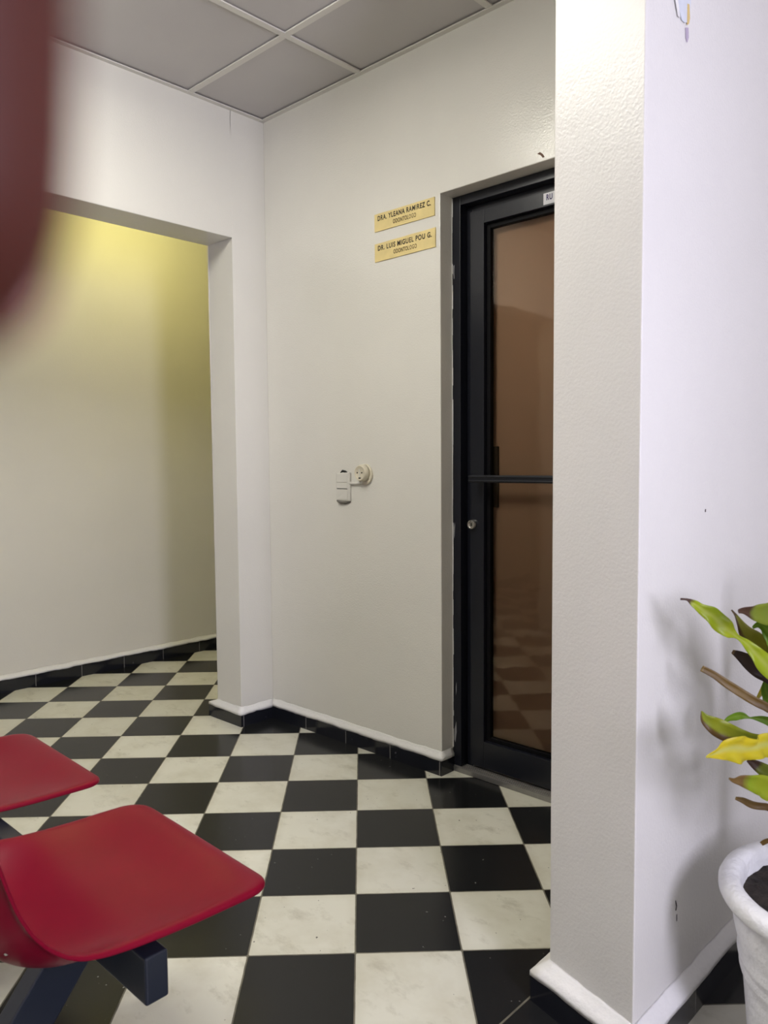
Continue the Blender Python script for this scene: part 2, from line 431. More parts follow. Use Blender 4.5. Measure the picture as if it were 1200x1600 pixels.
# ------------------------------------------------------------------ nameplates
def plate(corner, lab, line1, line2):
    xa, xb, za, zb, tilt = corner
    bm = bmesh.new()
    n = 12; rows = []
    for k in range(n+1):
        f = k/n; x = xa+(xb-xa)*f; w = noise.noise(Vector((f*5, za*9, 0)))*.0012
        zt = zb+tilt*f+w; zb_ = za+tilt*f*.6-w*.6; dy = .0015+.0012*math.sin(f*PI*2.3)**2
        rows.append([bm.verts.new(p) for p in ((x, -dy-.002, zt), (x, -dy-.002, zb_), (x, 0, zb_), (x, 0, zt))])
    for a, b in zip(rows, rows[1:]):
        for q in range(4): bm.faces.new((a[q], a[(q+1) % 4], b[(q+1) % 4], b[q]))
    bm.faces.new(rows[0]); bm.faces.new(rows[-1])
    o = obj('nameplate', bm, BRASS)
    tag(o, lab, 'sign', 'yellow nameplates beside the door')
    W, H = xb-xa, zb-za
    text_mesh('lettering', line1, xa+W*.060, xb-W*.055, zb-.0275, zb-.0085, -.0042, INK, o)
    text_mesh('lettering', line2, xa+W*.325, xb-W*.29, zb-.0525, zb-.0365, -.0042, INKWORN, o)
    return o
plate((.6735, .9700, 2.0345, 2.0995, -.001), 'upper of two yellow nameplates on the wall beside the black door, reading DRA.', 'DRA. YLEANA RAMIREZ C.', 'ODONTOLOGO')
plate((.6735, .9740, 1.9215, 1.9885, .003), 'lower of two yellow nameplates on the wall beside the black door, reading DR.', 'DR. LUIS MIGUEL POU G.', 'ODONTOLOGO')

# ------------------------------------------------------------------ switch, cable, socket
sw = empty('light_switch', (.485, 0, 1.06))
tag(sw, 'white rectangular light switch on the cream wall left of the round socket', 'switch')
inv = Matrix.Translation(-Vector(sw.location))
def sp(name, bm, m, parent=sw, **k):
    o = obj(name, bm, m, **k); o.parent = parent
    if parent is sw: o.matrix_parent_inverse = inv
    return o
sp('housing', boxes((.447, .529, -.010, 0, 1.003, 1.119)), PLASTIC, bevel=.004)
sp('blank_module', boxes((.4535, .5175, -.0120, -.009, 1.0785, 1.1135)), PLASTIC, bevel=.0012)
sp('blank_module', boxes((.4535, .5175, -.0120, -.009, 1.0535, 1.0765)), PLASTIC, bevel=.0012)
bm = bmesh.new()
vs = [bm.verts.new(p) for p in ((.4535, -.0120, 1.0095), (.5175, -.0120, 1.0095), (.5175, -.0115, 1.0505), (.4535, -.0150, 1.0505), (.4535, -.008, 1.0095), (.5175, -.008, 1.0095), (.5175, -.008, 1.0505), (.4535, -.008, 1.0505))]
for f in ((0, 1, 2, 3), (4, 5, 6, 7), (0, 1, 5, 4), (1, 2, 6, 5), (2, 3, 7, 6), (3, 0, 4, 7)): bm.faces.new([vs[i] for i in f])
rk = sp('rocker', bm, PLASTIC, bevel=.0008)
sp('module_gap', boxes((.4555, .5155, -.0112, -.0095, 1.0506, 1.0535)), DARKHOLE)
bm = bmesh.new(); tube(bm, [(.475, -.007, 1.117), (.485, -.006, 1.1245), (.500, -.005, 1.121), (.511, -.004, 1.117)], [.003, .005, .005, .002], 8)
sp('wire_stub', bm, DARKHOLE, smooth=True)
bm = bmesh.new(); tube(bm, [(.452, -.006, 1.004), (.470, -.005, .9985), (.497, -.004, .9975), (.523, -.003, 1.001)], [.005, .008, .008, .004], 8)
sp('shadow_bulge', bm, simple('shadow_grey', (.16, .15, .13), .8), smooth=True)  # dark grey bulge, paints in the shadow along the switch's lower edge

bm = bmesh.new()
tube(bm, [(.524, -.0055, 1.0755), (.545, -.0055, 1.0745), (.570, -.0055, 1.0752), (.588, -.006, 1.0765), (.597, -.007, 1.081), (.602, -.010, 1.088)], .0055, 10)
cb = obj('cable', bm, PLASTIC, smooth=True)
tag(cb, 'short white cable run along the wall from the switch to the round socket', 'cable')

so = empty('wall_socket', (.611, 0, 1.112))
tag(so, 'round cream surface socket on the wall right of the light switch', 'socket')
inv2 = Matrix.Translation(-Vector(so.location))
def kp(name, bm, m, **k):
    o = obj(name, bm, m, **k); o.parent = so; o.matrix_parent_inverse = inv2; return o
bm = bmesh.new(); lathe(bm, [(.0400, 0), (.0405, -.007), (.0375, -.010)], .611, 0, .0, 40, 'Y')
for v in bm.verts: v.co.z = 1.111+(v.co.z)*1.04
kp('base_plate', bm, CREAMPL, smooth=False, bevel=.0015)
bm = bmesh.new(); lathe(bm, [(.0345, -.009), (.0330, -.024), (.0300, -.032), (.0270, -.0345), (.0255, -.0325), (.0005, -.0320)], .609, 0, 1.117, 40, 'Y')
kp('socket_body', bm, CREAMPL, smooth=True)
for dx in (-.0135, .0115):
    bm = bmesh.new(); lathe(bm, [(.0032, -.0318), (.0032, -.0330)], .609+dx, 0, 1.118, 14, 'Y'); kp('pin_hole', bm, DARKHOLE)
kp('earth_strip', boxes((.6065, .6110, -.0350, -.0318, 1.102, 1.132)), PLASTIC, bevel=.0008)
kp('screw_recess', boxes((.6035, .6145, -.0338, -.0318, 1.0945, 1.0995)), DARKHOLE)

# ------------------------------------------------------------------ red seats on a beam
def red_mat():
    t = NT('red_moulded_plastic'); v = t.coords()
    f = t.noise(9, 5, .6, v)
    base = t.ramp(f, [(.3, (.165, .0022, .016)), (.75, (.190, .003, .018))])
    mp = t.n('ShaderNodeMapping'); t.l(v, mp.inputs[0]); mp.inputs['Scale'].default_value = (40, 6, 20); mp.inputs['Rotation'].default_value = (0, 0, .6)
    sc = t.noise(3, 5, .7, mp.outputs[0])
    base = t.mix(t.math('MULTIPLY', t.ramp(sc, [(.60, (0, 0, 0)), (.75, (1, 1, 1))]), .12), base, (.21, .02, .035, 1))
    t.l(base, t.b.inputs['Base Color'])
    t.l(t.math('ADD', .24, t.math('MULTIPLY', f, .16)), t.b.inputs['Roughness'])
    t.b.inputs['Specular IOR Level'].default_value = .11
    t.bump(t.noise(60, 2, .5, v), .06, .001)
    return t.m
RED = red_mat()
RIM = [(-1.333, .388), (-1.338, .393), (-1.350, .397), (-1.38, .3995), (-1.43, .401), (-1.50, .4025), (-1.56, .4055), (-1.61, .410), (-1.655, .4165), (-1.69, .426), (-1.715, .440), (-1.74, .464),
       (-1.76, .492), (-1.778, .53), (-1.790, .57), (-1.803, .62), (-1.815, .67), (-1.826, .72), (-1.836, .77), (-1.843, .805), (-1.847, .823), (-1.849, .832)]
HW, XC = .2475, 1.4425
def seat_shell():
    bm = bmesh.new(); NA = 28
    P = []
    for a, b in zip(RIM, RIM[1:]):                                   # finer profile
        for k in range(2): P.append(((a[0]*(2-k)+b[0]*k)/2, (a[1]*(2-k)+b[1]*k)/2))
    P.append(RIM[-1])
    S = [0]
    for a, b in zip(P, P[1:]): S.append(S[-1]+math.hypot(b[0]-a[0], b[1]-a[1]))
    L = S[-1]; grid = []
    for i, (y, z) in enumerate(P):
        s = S[i]
        def rnd(d, R): return R-math.sqrt(max(0, R*R-(R-d)**2)) if d < R else 0
        w = HW-rnd(s+.0006, .060)-rnd(L-s+.0006, .09)-.012*max(0, (s-.50)/(L-.50))
        j0, j1 = max(0, i-1), min(len(P)-1, i+1)
        ty, tz = P[j1][0]-P[j0][0], P[j1][1]-P[j0][1]; q = math.hypot(ty, tz); ny, nz = tz/q, -ty/q   # outward: (down/back)
        if nz > 0 or (nz == 0 and ny > 0): ny, nz = -ny, -nz
        def sm(a, b, x):
            x = min(1, max(0, (x-a)/(b-a))); return x*x*(3-2*x)
        dish = .020*sm(.0, .16, s)+.054*sm(.24, .39, s)-.034*sm(.44, .62, s)-.022*sm(L-.15, L, s)
        row = []
        for k in range(NA+1):
            a = -1+2*k/NA
            d = dish*(1-abs(a)**3.2)
            row.append(bm.verts.new((w*a, y+ny*d, z+nz*d)))
        grid.append(row)
    for r0, r1 in zip(grid, grid[1:]):
        for k in range(NA): bm.faces.new((r0[k], r0[k+1], r1[k+1], r1[k]))
    # rolled rim: a narrow lip turned down and out all round
    bm.normal_update()
    edge = [e for e in bm.edges if e.is_boundary]
    ctr = {v: v.normal.copy() for e in edge for v in e.verts}
    r = bmesh.ops.extrude_edge_only(bm, edges=edge)
    nv = [g for g in r['geom'] if isinstance(g, bmesh.types.BMVert)]
    old = list(ctr.keys())
    for v in nv:
        o = min(old, key=lambda q: (q.co-v.co).length_squared)
        n = ctr[o]
        if n.z < 0 or (abs(n.z) < .3 and n.y < 0): n = -n
        v.co -= n*.009
        v.co.x += .003*(1 if v.co.x > 0 else -1)*min(1, abs(v.co.x)/.2)
    return bm
bench = empty('waiting_bench', (1.0, -1.58, 0))
tag(bench, 'row of red moulded seats on a black steel beam at the lower left', 'bench')
binv = Matrix.Translation(-Vector(bench.location))
def bpart(name, bm, m, **k):
    o = obj(name, bm, m, **k); o.parent = bench; o.matrix_parent_inverse = binv; return o
bpart('beam', boxes((.55, 1.693, -1.597, -1.556, .300, .379)), STEEL, bevel=.004, seg=3)
def leg_bm(x):
    bm = bmesh.new(); hx = .04
    d = Vector((0, -.63, -.777)); w = Vector((0, .777, -.63))
    top = Vector((x, -1.598, .352)); L = (.352-.012)/.777
    c0, c1 = top, top+d*L
    vs = []
    for c in (c0, c1):
        for s in (-1, 1):
            for e in (0, 1):
                p = c+w*(.040*s); p = Vector((x-hx*e, p.y, p.z))
                if c is c1:                                           # cut level with the floor
                    k = (p.z-.010)/.777; p += d*k
                vs.append(bm.verts.new(p))
    for f in ((0, 1, 3, 2), (4, 6, 7, 5), (0, 4, 5, 1), (2, 3, 7, 6), (0, 2, 6, 4), (1, 5, 7, 3)): bm.faces.new([vs[i] for i in f])
    return bm
seat0 = bpart('seat', seat_shell(), RED, smooth=True)
SEAT_TURN = math.radians(-1.7)                                      # the shells sit a touch askew on the beam
seat0.rotation_euler = (0, 0, SEAT_TURN); seat0.location = (XC+.0400, .0073, 0)
sd = seat0.modifiers.new('thickness', 'SOLIDIFY'); sd.thickness = .005; sd.offset = 0
ss = seat0.modifiers.new('round', 'SUBSURF'); ss.levels = 1; ss.render_levels = 1
bm = bmesh.new(); lathe(bm, [(.0055, 0), (.0050, -.0028), (.0025, -.0042), (.0003, -.0044)], .186, -1.777, .443, 14, 'Y')
rv = obj('rivet', bm, CHROME, seat0, smooth=True); rv['label'] = 'small silver rivet'
s2 = seat0.copy(); C.objects.link(s2); s2.location = (XC+.0400-.664, .0073+.014, 0)
r2 = rv.copy(); C.objects.link(r2); r2.parent = s2
for x in (1.5, .80):
    lg = bpart('leg', leg_bm(x), STEEL, bevel=.003)
    ft = obj('foot_pad', boxes((x-.048, x+.008, -1.935, -1.815, .0, .0102)), RUBBER, bevel=.002); ft.parent = lg

# ------------------------------------------------------------------ potted plant
POT = Vector((2.452, -.624, 0))
plant = empty('potted_plant', POT)
tag(plant, 'yellow-green leafy plant in a white pot beside the pillar at the right edge', 'plant')
pinv = Matrix.Translation(-POT)
def ppart(name, bm, m, **k):
    o = obj(name, bm, m, **k); o.parent = plant; o.matrix_parent_inverse = pinv; return o
POTM = simple('white_painted_pot', (.80, .80, .80), .5, bump=(60, .8, .005), vary=.05, vscale=18)
prof = [(.134, 0), (.137, .004), (.139, .06), (.145, .20), (.1495, .315), (.1505, .325), (.154, .331), (.1560, .337), (.154, .343), (.1545, .347), (.1580, .352), (.1595, .359), (.1575, .366), (.1585, .372),
        (.1625, .385), (.1665, .400), (.1680, .420), (.1690, .428), (.176, .434), (.184, .442), (.1895, .455), (.1895, .468), (.186, .480), (.178, .4875), (.168, .4885), (.160, .484), (.156, .474), (.153, .455), (.149, .42), (.147, .40)]
prof = [(a, h+.018*max(0, min(1, (.4885-h)/.054)) if h >= .428 else h+.018*max(0, (h-.331)/.097) if h > .331 else h) for a, h in prof]
prof = [(a*1.158, .374+(h*.975-.476)*1.158 if h >= .315 else .178*h/.315) for a, h in prof]
bm = bmesh.new(); lathe(bm, prof, POT.x, POT.y, 0, 72, cap1=False)
for v in bm.verts:
    q = noise.noise(v.co*22)*.0012; dirn = Vector((v.co.x-POT.x, v.co.y-POT.y, 0)).normalized(); v.co += dirn*q
ppart('pot', bm, POTM, smooth=True)
bm = bmesh.new(); rings = [[bm.verts.new((POT.x, POT.y, .347))]]
for i in range(1, 13):
    r = .178*i/12; ring = []
    for k in range(56):
        a = 2*PI*k/56; x, y = POT.x+r*math.cos(a), POT.y+r*math.sin(a)
        ring.append(bm.verts.new((x, y, .343+noise.noise(Vector((x*40, y*40, 1)))*.008+noise.noise(Vector((x*110, y*110, 3)))*.004-.006*(i/12)**2)))
    rings.append(ring)
for k in range(56): bm.faces.new((rings[0][0], rings[1][k], rings[1][(k+1) % 56]))
for a, b in zip(rings[1:], rings[2:]):
    for k in range(56): bm.faces.new((a[k], a[(k+1) % 56], b[(k+1) % 56], b[k]))
ppart('soil', bm, SOIL, smooth=True)
STEM = simple('woody_stem', (.16, .11, .06), .8, bump=(50, .6, .004), vary=.3, vscale=40)
bm = bmesh.new()
tube(bm, [(POT.x, POT.y, .32), (POT.x-.006, POT.y+.004, .50), (POT.x-.020, POT.y+.008, .70), (POT.x-.030, POT.y+.012, .88), (POT.x-.032, POT.y+.014, .95)], [.016, .014, .012, .011, .005], 12)
ppart('stem', bm, STEM, smooth=True)

def leaf_mat(name, main, second, tip, tipw, edge=.0, mid=None):
    """leaf colour along its length (u) and across it (v): browned tip, browned edge, pale midrib"""
    t = NT(name); uv = t.n('ShaderNodeUVMap'); s = t.n('ShaderNodeSeparateXYZ'); t.l(uv.outputs[0], s.inputs[0])
    ns = t.noise(22, 4, .6)
    u = t.math('ADD', s.outputs[0], t.math('MULTIPLY', t.math('SUBTRACT', ns, .5), .16)); v = s.outputs[1]
    col = t.mix(t.ramp(t.noise(12, 3), [(.35, (0, 0, 0)), (.65, (1, 1, 1))]), c4(main), c4(second))
    if mid:
        m = t.math('SUBTRACT', 1, t.math('MULTIPLY', t.math('ABSOLUTE', t.math('SUBTRACT', v, .5)), 5.0), True)
        col = t.mix(t.math('MULTIPLY', m, .6), col, c4(mid))
    if tipw > 0:
        k = t.ramp(t.math('DIVIDE', u, tipw), [(.75, (1, 1, 1)), (1.0, (0, 0, 0))]); col = t.mix(k, col, c4(tip))
    if edge > 0:
        e = t.math('ADD', v, t.math('MULTIPLY', t.math('SUBTRACT', ns, .5), .25))
        k = t.ramp(e, [(edge*.6, (1, 1, 1)), (edge, (0, 0, 0))]); fade = t.ramp(u, [(.45, (1, 1, 1)), (.75, (0, 0, 0))])
        col = t.mix(t.math('MULTIPLY', k, fade), col, c4(tip))
    # fine lengthwise veins
    mp = t.n('ShaderNodeMapping'); t.l(uv.outputs[0], mp.inputs[0]); mp.inputs['Scale'].default_value = (2, 40, 1)
    vn = t.noise(1, 2, .5, mp.outputs[0])
    t.l(col, t.b.inputs['Base Color']); t.b.inputs['Roughness'].default_value = .42
    bpn = t.bump(vn, .25, .001)
    tl = t.n('ShaderNodeBsdfTranslucent'); t.l(col, tl.inputs[0])
    mx = t.n('ShaderNodeMixShader'); mx.inputs[0].default_value = .28
    t.l(t.b.outputs[0], mx.inputs[1]); t.l(tl.outputs[0], mx.inputs[2]); t.l(mx.outputs[0], t.t.nodes['Material Output'].inputs[0])
    return t.m
BR = (.070, .030, .016); BR2 = (.12, .066, .016); DK = (.030, .014, .012)
LM = {
 'A': leaf_mat('leaf_lime', (.40, .46, .015), (.30, .40, .012), BR, .16, mid=(.46, .50, .10)),
 'B': leaf_mat('leaf_olive', (.22, .24, .015), (.30, .28, .02), BR2, .16, edge=.40),
 'C': leaf_mat('leaf_browned_green', (.16, .22, .015), (.22, .26, .02), BR, .36),
 'D': leaf_mat('leaf_green', (.13, .28, .012), (.20, .36, .015), BR, 0, mid=(.30, .44, .06)),
 'E': leaf_mat('leaf_dead_dark', DK, (.055, .028, .014), (.14, .085, .03), .10),
 'F': leaf_mat('leaf_dry_stiff', BR2, (.19, .115, .024), (.24, .16, .05), .05),
 'H': leaf_mat('leaf_yellowing', (.28, .30, .010), (.20, .26, .012), BR2, .0, edge=.36),
 'J': leaf_mat('leaf_bright_yellow', (.62, .50, .012), (.54, .48, .02), (.5, .42, .1), 0, mid=(.52, .56, .20)),
 'K': leaf_mat('leaf_tan_to_green', (.16, .34, .012), (.30, .36, .012), (.19, .11, .03), .46),
}
LM['G'] = LM['D']; LM['I'] = LM['D']; LM['L'] = LM['F']; LM['M'] = LM['C']; LM['N'] = LM['F']
LEAVES = {
    'A': [(2.229, -0.8577, 0.9148, 0.0017), (2.237, -0.8469, 0.9131, 0.0022), (2.2445, -0.8374, 0.9059, 0.0067), (2.2529, -0.827, 0.8964, 0.009), (2.2643, -0.8126, 0.8856, 0.0146), (2.2767, -0.7975, 0.8678, 0.0158), (2.2876, -0.7842, 0.8535, 0.0113), (2.2969, -0.7726, 0.8438, 0.004), (2.3071, -0.7601, 0.8317, 0.0079), (2.3174, -0.7478, 0.8161, 0.0114), (2.3287, -0.7345, 0.797, 0.0171), (2.355, -0.7026, 0.7628, 0.0172), (2.4075, -0.6384, 0.7027, 0.0069)],
    'B': [(2.259, -0.6948, 0.8759, 0.0012), (2.2664, -0.692, 0.8656, 0.003), (2.2729, -0.6899, 0.8516, 0.0072), (2.2834, -0.6862, 0.8332, 0.0143), (2.2978, -0.6806, 0.8175, 0.019), (2.3111, -0.6755, 0.8018, 0.0142), (2.3234, -0.6709, 0.7862, 0.0095), (2.4073, -0.6381, 0.7085, 0.0069)],
    'C': [(2.3292, -0.867, 0.9073, 0.0032), (2.3336, -0.8499, 0.9065, 0.0064), (2.3396, -0.8277, 0.9008, 0.0129), (2.3462, -0.8035, 0.897, 0.0184), (2.3541, -0.7757, 0.8917, 0.023), (2.3726, -0.7168, 0.857, 0.0247), (2.4007, -0.6389, 0.7721, 0.0093)],
    'D': [(2.3143, -0.7475, 0.8582, 0.0023), (2.3201, -0.7391, 0.8635, 0.0057), (2.3278, -0.7292, 0.8584, 0.0091), (2.3352, -0.7208, 0.8442, 0.0137), (2.3492, -0.7048, 0.8169, 0.016), (2.4062, -0.6367, 0.7374, 0.0069)],
    'E': [(2.2496, -0.6596, 0.7889, 0.0037), (2.262, -0.6575, 0.7831, 0.0086), (2.2788, -0.6548, 0.773, 0.0146), (2.2955, -0.6523, 0.7632, 0.0182), (2.3174, -0.649, 0.753, 0.018), (2.3553, -0.6442, 0.7289, 0.0166), (2.4079, -0.639, 0.6911, 0.0069)],
    'F': [(2.2365, -0.7764, 0.7774, 0.0058), (2.2535, -0.763, 0.7659, 0.0064), (2.2716, -0.7491, 0.7498, 0.0076), (2.294, -0.7317, 0.7314, 0.0082), (2.3119, -0.7177, 0.7177, 0.0081), (2.3342, -0.7002, 0.7029, 0.0081), (2.4097, -0.6414, 0.6449, 0.0069)],
    'G': [(2.2979, -0.6068, 0.7394, 0.0025), (2.2936, -0.6067, 0.721, 0.0062), (2.2992, -0.6086, 0.7036, 0.0124), (2.3159, -0.613, 0.6893, 0.0147), (2.4092, -0.6408, 0.6565, 0.0058)],
    'H': [(2.2537, -0.8176, 0.7113, 0.0011), (2.258, -0.8137, 0.6986, 0.0091), (2.267, -0.8042, 0.6878, 0.0148), (2.2783, -0.7919, 0.6779, 0.0171), (2.2911, -0.7777, 0.6691, 0.016), (2.3055, -0.7614, 0.6624, 0.0126), (2.3199, -0.7451, 0.6569, 0.0103), (2.3495, -0.7113, 0.6491, 0.0104), (2.4106, -0.6426, 0.6218, 0.0069)],
    'I': [(2.2521, -0.7029, 0.66, 0.0018), (2.2589, -0.6994, 0.6693, 0.0048), (2.2709, -0.6941, 0.6755, 0.0072), (2.2809, -0.6898, 0.6779, 0.0066), (2.2921, -0.6854, 0.675, 0.0018), (2.3012, -0.6817, 0.6755, 0.0036), (2.3162, -0.6758, 0.6738, 0.0071), (2.3413, -0.6664, 0.665, 0.0094), (2.4099, -0.6417, 0.6391, 0.0058)],
    'J': [(2.3185, -0.9652, 0.6865, 0.001), (2.3232, -0.9457, 0.6874, 0.0072), (2.3292, -0.921, 0.6883, 0.0155), (2.3365, -0.893, 0.6866, 0.023), (2.3447, -0.8633, 0.6783, 0.0191), (2.3517, -0.838, 0.6753, 0.0172), (2.3589, -0.8124, 0.6755, 0.0217), (2.3769, -0.7524, 0.6647, 0.0244), (2.4152, -0.6392, 0.6102, 0.0081)],
    'K': [(2.32, -0.866, 0.6223, 0.0016), (2.324, -0.8563, 0.6171, 0.0043), (2.3307, -0.8392, 0.6137, 0.0098), (2.3406, -0.8151, 0.6057, 0.0153), (2.3495, -0.7937, 0.5971, 0.0188), (2.3617, -0.7649, 0.5869, 0.0201), (2.4121, -0.6447, 0.5813, 0.0069)],
    'L': [(2.3033, -0.7841, 0.5564, 0.0028), (2.3119, -0.7737, 0.5521, 0.0051), (2.3238, -0.7598, 0.5429, 0.0068), (2.3394, -0.7407, 0.5378, 0.0063), (2.359, -0.7167, 0.5333, 0.0069), (2.4174, -0.6422, 0.5524, 0.0058)],
    'M': [(2.2872, -0.6757, 0.5908, 0.0036), (2.3022, -0.6719, 0.5826, 0.0096), (2.3213, -0.6672, 0.574, 0.0132), (2.3523, -0.6592, 0.5691, 0.0142), (2.4133, -0.6425, 0.5929, 0.0058)],
    'N': [(2.3156, -0.6793, 0.4386, 0.0042), (2.3236, -0.6763, 0.4451, 0.0048), (2.3365, -0.6717, 0.4527, 0.0048), (2.3661, -0.6614, 0.4709, 0.0047), (2.4212, -0.6435, 0.4946, 0.0046)],
}
EYE = Vector((-.6855, .7253, -.063))
def leaf_bm(pts, face=EYE, fold=.35, wavy=.0, seed=0, twist=0.0):
    # Catmull-Rom through the listed points, five vertices across
    P = [Vector(p[:3]) for p in pts]; W = [p[3] for p in pts]; n = len(P)
    def cr(a, b, c, d, t):
        return .5*((2*b)+(c-a)*t+(2*a-5*b+4*c-d)*t*t+(3*b-a-3*c+d)*t*t*t)
    Q, R = [], []
    for i in range(n-1):
        for k in range(5):
            t = k/5; ids = (max(0, i-1), i, i+1, min(n-1, i+2))
            Q.append(cr(*[P[j] for j in ids], t)); R.append(max(.0004, cr(*[W[j] for j in ids], t)))
    Q.append(P[-1]); R.append(W[-1])
    bm = bmesh.new(); uvl = bm.loops.layers.uv.new('UVMap'); rows = []
    N = len(Q)
    for i, q in enumerate(Q):
        t = (Q[min(i+1, N-1)]-Q[max(0, i-1)]).normalized()
        s = t.cross(face).normalized()
        if twist: s = Matrix.Rotation(twist*(1-i/N), 3, t) @ s
        nn = s.cross(t).normalized()
        if nn.dot(face) > 0: nn = -nn
        row = []
        for j in range(5):
            a = (j-2)/2
            wv = wavy*R[i]*math.sin(i*.7+seed+(1.5 if a > 0 else 0))*abs(a)
            row.append(bm.verts.new(q+s*(a*R[i])+nn*(fold*R[i]*abs(a)**1.5+wv)))
        rows.append(row)
    for i in range(N-1):
        for j in range(4):
            f = bm.faces.new((rows[i][j], rows[i][j+1], rows[i+1][j+1], rows[i+1][j]))
            for lp, (a, b) in zip(f.loops, ((i, j), (i, j+1), (i+1, j+1), (i+1, j))): lp[uvl].uv = (a/(N-1), b/4)
    return bm
def add_leaf(bm, m):
    me_o = ppart('leaf', bm, m, smooth=True)
    s = me_o.modifiers.new('thickness', 'SOLIDIFY'); s.thickness = .0007; s.offset = 0
    return me_o
LAB = {'A': 'lime leaf with a curled brown tip', 'C': 'green leaf with a browned tip', 'E': 'dark dead leaf', 'F': 'dry brown stiff leaf', 'J': 'bright yellow leaf', 'K': 'green leaf turned tan at the tip', 'L': 'dry brown strip of leaf'}
for i, (k, pts) in enumerate(LEAVES.items()):
    lf = add_leaf(leaf_bm(pts, fold=.3 if k in 'EFLN' else .35, wavy=.25 if k in 'JA' else .12, seed=i), LM[k])
    if k in LAB: lf['label'] = LAB[k]
# the rest of the crown, reaching away from the pillar
rng = random.Random(11)
for i in range(16):
    az = math.radians(-60+i*14+rng.uniform(-8, 8)); z0 = .60+.33*rng.random(); Lh = .18+.12*rng.random()
    d = Vector((math.cos(az), math.sin(az), 0)); base = Vector((POT.x-.02, POT.y+.008, z0)); up = rng.uniform(.2, .9)
    pts = []
    for q in range(7):
        f = q/6; p = base+d*(Lh*f)+Vector((0, 0, Lh*(up*f-.9*f*f)))
        pts.append((p.x, p.y, p.z, .003+.017*math.sin(PI*min(1, f*.93+.04))**.8*(1 if f < 1 else .1)))
    pts = pts[::-1]
    face = (Vector((0, 0, -1))+d*-.3).normalized()
    add_leaf(leaf_bm(pts, face=face, fold=.3, wavy=.2, seed=i), LM[rng.choice('ADDBHJ')])

# ------------------------------------------------------------------ fingertip over the lens
def shaded_skin_mat():
    t = NT('shaded_skin')
    t.l(t.ramp(t.noise(60, 3), [(.3, (.034, .0075, .0045)), (.7, (.040, .009, .0055))]), t.b.inputs['Base Color'])  # base colour darkened to stand in for shade on the lens side
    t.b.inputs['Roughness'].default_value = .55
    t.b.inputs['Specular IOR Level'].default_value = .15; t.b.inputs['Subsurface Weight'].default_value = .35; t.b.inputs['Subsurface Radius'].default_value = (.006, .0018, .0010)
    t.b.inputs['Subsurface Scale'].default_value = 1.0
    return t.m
SHADED_SKIN = shaded_skin_mat()
EYEP = Vector((2.77952, -2.19144, 1.15613))
RT = Vector((.72707, .68652, -.00783)); UP = Vector((-.03757, .05117, .99798)); BK = Vector((.68554, -.72531, .06300))
HB = EYEP+RT*-.0236+UP*.0133-BK*.0350                                  # the fingertip's centre
def hp(r, u, f): return HB+RT*r+UP*u-BK*f
PROF = [(.056, .0060), (.0555, .0080), (.054, .0096), (.050, .0103), (.042, .0102), (.034, .0104), (.029, .0105), (.024, .0101), (.017, .0095), (.010, .0095), (.0055, .00945), (.0021, .0093)]
PROF += [(.0021-.0093*math.sin(a*PI/20), .0093*math.cos(a*PI/20)) for a in range(1, 10)]
def rad(u):
    for (a, ra), (b, rb) in zip(PROF, PROF[1:]):
        if b <= u <= a: return rb+(ra-rb)*(u-b)/(a-b)
    return 0.0
bm = bmesh.new(); rings = []
for u, r in PROF:
    bend = .0022*max(0, (u-.027)/.029)**1.5                           # bends a little at the joint
    crease = .00025 if abs(u-.029) < .001 else 0
    rings.append([bm.verts.new(hp((r-crease)*math.cos(2*PI*k/28), u, .9*(r-crease)*math.sin(2*PI*k/28)*(1-.08*(math.sin(2*PI*k/28) > 0))+bend)) for k in range(28)])
for a, b in zip(rings, rings[1:]):
    for k in range(28): bm.faces.new((a[k], a[(k+1) % 28], b[(k+1) % 28], b[k]))
bm.faces.new(rings[0])
tip = bm.verts.new(hp(0, .0021-.0093, 0))
for k in range(28): bm.faces.new((rings[-1][k], rings[-1][(k+1) % 28], tip))
hand = obj('finger', bm, SHADED_SKIN, smooth=True)
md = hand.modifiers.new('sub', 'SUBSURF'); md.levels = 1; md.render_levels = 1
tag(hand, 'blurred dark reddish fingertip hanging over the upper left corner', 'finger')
bm = bmesh.new(); rows = []
for i in range(13):                                                   # the nail follows the rounded back of the fingertip
    f = i/12; u = -.0050+.0135*f; r = rad(u); row = []
    wd = .0060*math.sqrt(max(.05, 1-(max(0, f-.75)/.27)**2))*math.sqrt(max(.05, 1-(max(0, .22-f)/.24)**2))
    for k in range(9):
        a = (k/8-.5)*2*min(wd, r*.85)
        row.append(bm.verts.new(hp(a, u, .9*.92*math.sqrt(max(0, r*r-a*a))+.00025)))
    rows.append(row)
for a, b in zip(rows, rows[1:]):
    for k in range(8): bm.faces.new((a[k], a[k+1], b[k+1], b[k]))
nail = obj('fingernail', bm, simple('fingernail', (.20, .09, .075), .3), hand, smooth=True)
nail.modifiers.new('thickness', 'SOLIDIFY').thickness = .0006

